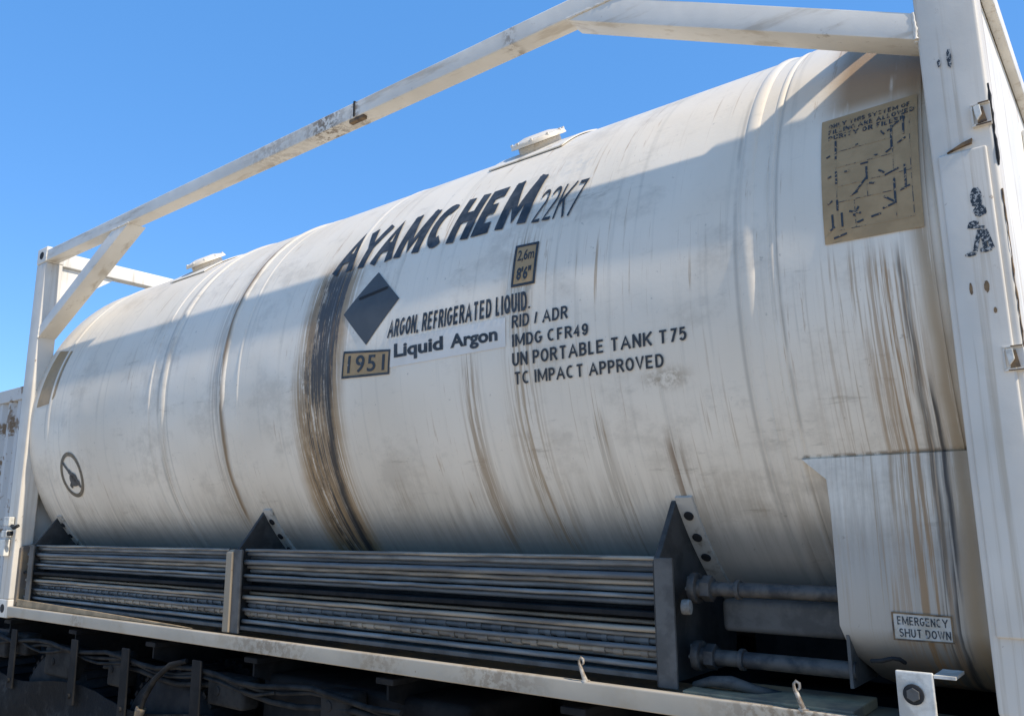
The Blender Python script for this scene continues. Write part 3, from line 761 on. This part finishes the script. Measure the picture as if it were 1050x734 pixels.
p1 = pipe(.372, .17, -.955, -.50, .022, .048)
p2 = pipe(.165, .17, -.955, -.52, .024, .046)
bm = bmesh.new(); add_rod(bm, (-1.035, .13, .315), (-1.005, .135, .315), .024, n=20, bev=.008); obj('valve_knob', bm, simple('dusty_knob_paint', (.36, .34, .30), (.2, .18, .15), 25, .6), K, 40)
bm = bmesh.new(); add_box(bm, -.95, -.56, .24, .34, .235, .335, .02, 3); obj('valve_box', bm, M_GREY, K, 40)
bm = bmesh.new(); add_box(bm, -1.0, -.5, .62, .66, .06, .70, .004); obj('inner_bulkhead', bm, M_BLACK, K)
bm = bmesh.new()
add_tube(bm, [(-1.0, .12, .085), (-.93, .10, .105), (-.87, .10, .108), (-.80, .12, .09), (-.74, .2, .07)], [.010, .016, .019, .015, .008], 12); obj('hose_end', bm, M_PIPE, K, 60)
# floor of the container under the belly
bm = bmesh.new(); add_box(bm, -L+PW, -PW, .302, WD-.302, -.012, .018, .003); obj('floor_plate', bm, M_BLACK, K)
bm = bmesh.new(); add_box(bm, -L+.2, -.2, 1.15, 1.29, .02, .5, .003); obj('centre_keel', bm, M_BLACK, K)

# small fittings on the bottom rail ----------------------------------------
def hook(x):
    bm = bmesh.new(); add_tube(bm, [(x+.010, .015, .074), (x+.004, .010, .095), (x-.004, .008, .118), (x-.010, .010, .128), (x-.012, .012, .140), (x-.006, .014, .148), (x+.003, .014, .143), (x+.004, .013, .132), (x-.001, .012, .126)], [.009, .007, .006, .005, .0045, .0045, .0045, .004, .003], 10)
    add_rod(bm, (x+.010, .015, .070), (x+.010, .015, .079), .015, n=12, bev=.002)
    obj('rope_hook', bm, M_STRIP2, K, 50)
hook(-1.345); hook(-.635)
bm = bmesh.new(); add_box(bm, -.374, -.286, -.012, -.001, -.02, .206, .004, 2)
add_box(bm, -.285, -.235, -.010, .10, .194, .202, .001)
br = obj('earth_bracket', bm, M_CREAM, K)
bm = bmesh.new(); add_rod(bm, (-.334, -.013, .152), (-.334, -.020, .152), .025, n=32, bev=.003); bs = obj('earth_stud', bm, M_HOLE, br, 40)
bm = bmesh.new(); add_rod(bm, (-.334, -.0205, .152), (-.334, -.0245, .152), .017, n=6, bev=.002); obj('nut', bm, M_GREY, bs)
# blocks on the far left post
LP = posts[(-1, True)]
for z0, z1, xo in ((.60, .66, .0), (.525, .57, -.02), (.40, .51, -.03)):
    bm = bmesh.new(); add_box(bm, -L+.03+xo, -L+.12+xo, -.035, -.0005, z0, z1, .006, 2); obj('hinge_block', bm, M_CREAM, LP)
bm = bmesh.new(); add_tube(bm, [(-L+.14, -.02, .60), (-L+.20, -.03, .585), (-L+.24, -.02, .60)], .012, 8); add_rod(bm, (-L+.16, -.02, .55), (-L+.16, -.05, .55), .016, n=12)
obj('locking_handle', bm, M_HOLE, LP, 50)

# ------------------------------------------------------------------ trailer
T = empty('trailer', (-3.4, WD/2, GZ), 'black grimy semi trailer chassis in deep shade under the tank frame', 'trailer')
for y in (.72, 1.60):
    bm = bmesh.new(); b0, b1 = -7.2, 1.2
    add_box(bm, b0, b1, y, y+.14, -.060, -.040, .003); add_box(bm, b0, b1, y+.06, y+.075, -.54, -.061, 0); add_box(bm, b0, b1, y, y+.14, -.561, -.541, .003)
    obj('chassis_beam', bm, M_BLACK, T)
for x in (-7.0, -5.95, -5.0, -4.1, -3.2, -2.3, -1.4, -.1, .9):
    bm = bmesh.new(); add_box(bm, x-.05, x+.05, .03, WD-.03, -.040, -.016, .004)
    add_prism(bm, [(.05, -.041), (.72, -.041), (.72, -.30), (.60, -.30), (.05, -.10)], 0, x-.006, x+.006, 0)
    obj('cross_member', bm, M_BLACK, T)
def wheel(x, y0):
    t = bmesh.new(); r = .50; sg_ = -1 if y0 < 1 else 1
    prof = [(0, .28), (0, .44), (.02, .48), (.05, .50), (.24, .50), (.27, .48), (.29, .44), (.29, .28)]
    n_ = 48; rings = []
    for k in range(n_):
        a = 2*math.pi*k/n_; rings.append([t.verts.new((x+q_*math.cos(a), y0+p_, GZ+r+q_*math.sin(a))) for p_, q_ in prof])
    for k in range(n_):
        A, B = rings[k], rings[(k+1) % n_]
        for i in range(len(prof)): j = (i+1) % len(prof); t.faces.new((A[i], A[j], B[j], B[i]))
    for k in range(n_):      # tread blocks
        a = 2*math.pi*(k+.25)/n_; b = bmesh.new(); bmesh.ops.create_cube(b, size=1)
        bmesh.ops.transform(b, matrix=Matrix.Translation((x+.503*math.cos(a), y0+.145, GZ+r+.503*math.sin(a))) @ Matrix.Rotation(-a, 4, 'Y') @ Matrix.Diagonal((.018, .23, .035, 1)), verts=b.verts); merge(t, b)
    wo = bpy.data.objects.new('wheel', None); C.objects.link(wo); wo.location = (x, y0, GZ); wo.parent = T; wo.matrix_parent_inverse = parent_world(T).inverted()
    obj('tyre', t, M_TYRE, wo, 40)
    b = bmesh.new(); yf = y0+.03 if sg_ < 0 else y0+.26
    add_rod(b, (x, y0+.02, GZ+r), (x, y0+.27, GZ+r), .279, n=40); add_rod(b, (x, yf-.06, GZ+r), (x, yf+.06, GZ+r), .10, n=24, bev=.01)
    for k in range(10):
        a = 2*math.pi*k/10; add_rod(b, (x+.16*math.cos(a), yf-.045, GZ+r+.16*math.sin(a)), (x+.16*math.cos(a), yf+.045, GZ+r+.16*math.sin(a)), .016, n=8)
    obj('rim', b, M_RIM, wo, 40)
for x in (-6.55, -5.25, -3.95):
    for y0 in (.06, .38, 1.74, 2.06): wheel(x, y0)
    bm = bmesh.new(); add_rod(bm, (x, .3, GZ+.5), (x, 2.1, GZ+.5), .07, n=20); obj('axle', bm, M_BLACK, T)
    for yy in (.80, 1.50):
        bm = bmesh.new(); add_prism(bm, [(x-.45, GZ+.60), (x, GZ+.72), (x+.45, GZ+.60), (x+.45, GZ+.57), (x, GZ+.66), (x-.45, GZ+.57)], 1, yy, yy+.09, 0)
        obj('leaf_spring', bm, M_BLACK, T)
# mudguards over the wheels
for y0 in (1.73,):
    bm = bmesh.new()
    for x in (-6.55, -5.25, -3.95):
        prev = None
        for k in range(13):
            a = R(25+130*k/12); o_, i_ = .585, .575
            v = [bm.verts.new((x+rr*math.cos(a), yy, GZ+.5+rr*math.sin(a))) for rr, yy in ((o_, y0), (o_, y0+.62), (i_, y0+.62), (i_, y0))]
            if prev:
                for i in range(4): bm.faces.new((prev[i], prev[(i+1) % 4], v[(i+1) % 4], v[i]))
            else: bm.faces.new(v)
            prev = v
        bm.faces.new(prev[::-1])
    obj('mudguard', bm, M_BLACK, T, 60)
gp = G('scuffed_dark_panel'); gn = gp.noise(scale=2.6, detail=7, rough=.75)  # dark panel added over the near wheels to read as deep shade
M_DARK_PANEL = gp.done(gp.mix(gp.rng(gn, .52, .68), (.009, .0095, .010), (.045, .044, .041)), .85, gn, .02, spec=.15)
rg = random.Random(3); bm = bmesh.new(); NX, NZ = 60, 8; gr = []
for i in range(NX+1):
    xx = -7.15+4.6*i/NX
    gr.append([bm.verts.new((xx, .030+.016*math.sin(xx*5+kk)+.008*rg.random(), -.34-.03*math.sin(xx*4.1)-(.56+.04*math.sin(xx*3.1))*kk/NZ)) for kk in range(NZ+1)])
for i in range(NX):
    for kk in range(NZ): bm.faces.new((gr[i][kk], gr[i+1][kk], gr[i+1][kk+1], gr[i][kk+1]))
ret = bmesh.ops.extrude_face_region(bm, geom=bm.faces[:])
for v in ret['geom']:
    if isinstance(v, bmesh.types.BMVert): v.co.y -= .008
obj('added_dark_panel', bm, M_DARK_PANEL, T, 60)
for x in (-5.75, -4.9, -4.3, -3.6):
    bm = bmesh.new(); add_box(bm, x-.04, x+.04, .0, .012, -.42, -.060, .004); add_rod(bm, (x, -.012, -.37), (x, .0, -.37), .014, n=10); obj('panel_bracket', bm, M_BLACK, T)
M_DIM = simple('dusty_dark_part', (.026, .025, .023), (.009, .009, .009), 8, .8, spec=.15)
rc = random.Random(11)
for k, (x0, x1, z, r) in enumerate(((-6.9, -2.2, -.115, .012), (-6.9, -3.0, -.150, .008), (-5.6, -1.0, -.135, .010), (-4.6, .4, -.175, .014))):
    bm = bmesh.new(); m = 26; add_tube(bm, [(x0+(x1-x0)*i/m, .02+.008*k+.01*rc.random(), z-.018*math.sin(i*1.3+k)-.01*rc.random()) for i in range(m+1)], r, 8); obj('air_line', bm, M_DIM, T, 60)
for x, wd, z0, z1 in ((-6.3, .35, -.26, -.10), (-5.85, .22, -.22, -.09), (-5.35, .4, -.30, -.13), (-4.55, .16, -.28, -.10), (-3.55, .3, -.26, -.12), (-2.7, .2, -.22, -.10)):
    bm = bmesh.new(); add_box(bm, x, x+wd, .035, .13, z0, z1, .02, 3); add_rod(bm, (x+wd*.3, .03, (z0+z1)/2), (x+wd*.3, .045, (z0+z1)/2), .022, n=14, bev=.004); obj('valve_unit', bm, M_DIM, T, 40)
# fuel / equipment boxes and landing legs between beams and edge
bm = bmesh.new(); add_box(bm, -3.25, -1.95, .14, .70, -.80, -.10, .03, 3); obj('storage_box', bm, M_BLACK, T, 40)
bm = bmesh.new(); add_rod(bm, (-1.75, .42, -.42), (-.35, .42, -.42), .27, n=40, bev=.03); obj('air_tank', bm, M_BLACK, T, 40)
for y in (.55, 1.78):
    bm = bmesh.new(); add_box(bm, .02, .15, y, y+.12, GZ+.06, -.06, .006); add_box(bm, -.03, .20, y-.05, y+.17, GZ+.001, GZ+.055, .006); obj('landing_leg', bm, M_BLACK, T)
for y in (.14, WD-.16):
    bm = bmesh.new(); add_box(bm, -7.2, -6.9, y, y+.02, -.9, -.05, .002); obj('mud_flap', bm, M_TYRE, T)
# frayed hose hanging below the rail
bm = bmesh.new()
add_tube(bm, [(-3.72, .02, -.075), (-3.82, -.01, -.10), (-3.94, -.02, -.18), (-4.02, -.02, -.27), (-4.05, -.02, -.33)], [.012, .014, .015, .014, .012], 10)
ho = obj('air_hose', bm, M_DIM, T, 60)
bm = bmesh.new(); add_rod(bm, (-4.05, -.02, -.33), (-4.075, -.022, -.385), .028, .020, n=14, bev=.004); add_rod(bm, (-4.075, -.022, -.388), (-4.10, -.024, -.44), .017, .024, n=14, bev=.003)
obj('coupling', bm, simple('dull_brass_coupling', (.30, .22, .12), (.12, .11, .10), 30, .5, .5), ho, 40)

# ------------------------------------------------------------------ background container
B = empty('shipping_container', (-11.3, 2.1, GZ), 'pale steel container with brown rust marks standing beyond the left end of the tank', 'shipping container')
g = G('rusty_pale_container_paint'); nn = g.noise(scale=5, detail=6, rough=.7)
mb = g.done(g.mix(g.rng(nn, .52, .60), (.52, .50, .46), (.20, .13, .07)), .6, nn, .003)
BT = 1.96
pts = []
x = -14.3
while x < -8.4:
    pts += [(x, .915), (x+.07, .915), (x+.11, .95), (x+.18, .95)]; x += .22
pts += [(-8.30, .95), (-8.30, 3.3), (-14.3, 3.3)]
bm = bmesh.new(); add_prism(bm, pts, 2, GZ+.10, BT-.13, 0); obj('body', bm, mb, B)
bm = bmesh.new(); add_box(bm, -14.35, -8.26, .90, 1.0, BT-.129, BT, .006); add_box(bm, -14.35, -8.26, 3.22, 3.34, BT-.129, BT, .006)
obj('top_rail', bm, mb, B)
bm = bmesh.new(); add_box(bm, -14.35, -8.26, 1.001, 3.219, BT-.06, BT-.02, .003); obj('roof', bm, M_FRAME, B)
bm = bmesh.new(); add_box(bm, -14.35, -8.26, .90, 3.34, GZ, GZ+.099, .004); obj('base_frame', bm, mb, B)
for xx in (-8.40, -14.35):
    for yy in (.895, 3.20):
        bm = bmesh.new(); add_box(bm, xx, xx+.145, yy-.004, yy+.15, GZ+.101, BT-.131, .006); obj('corner_post', bm, M_FRAME, B)
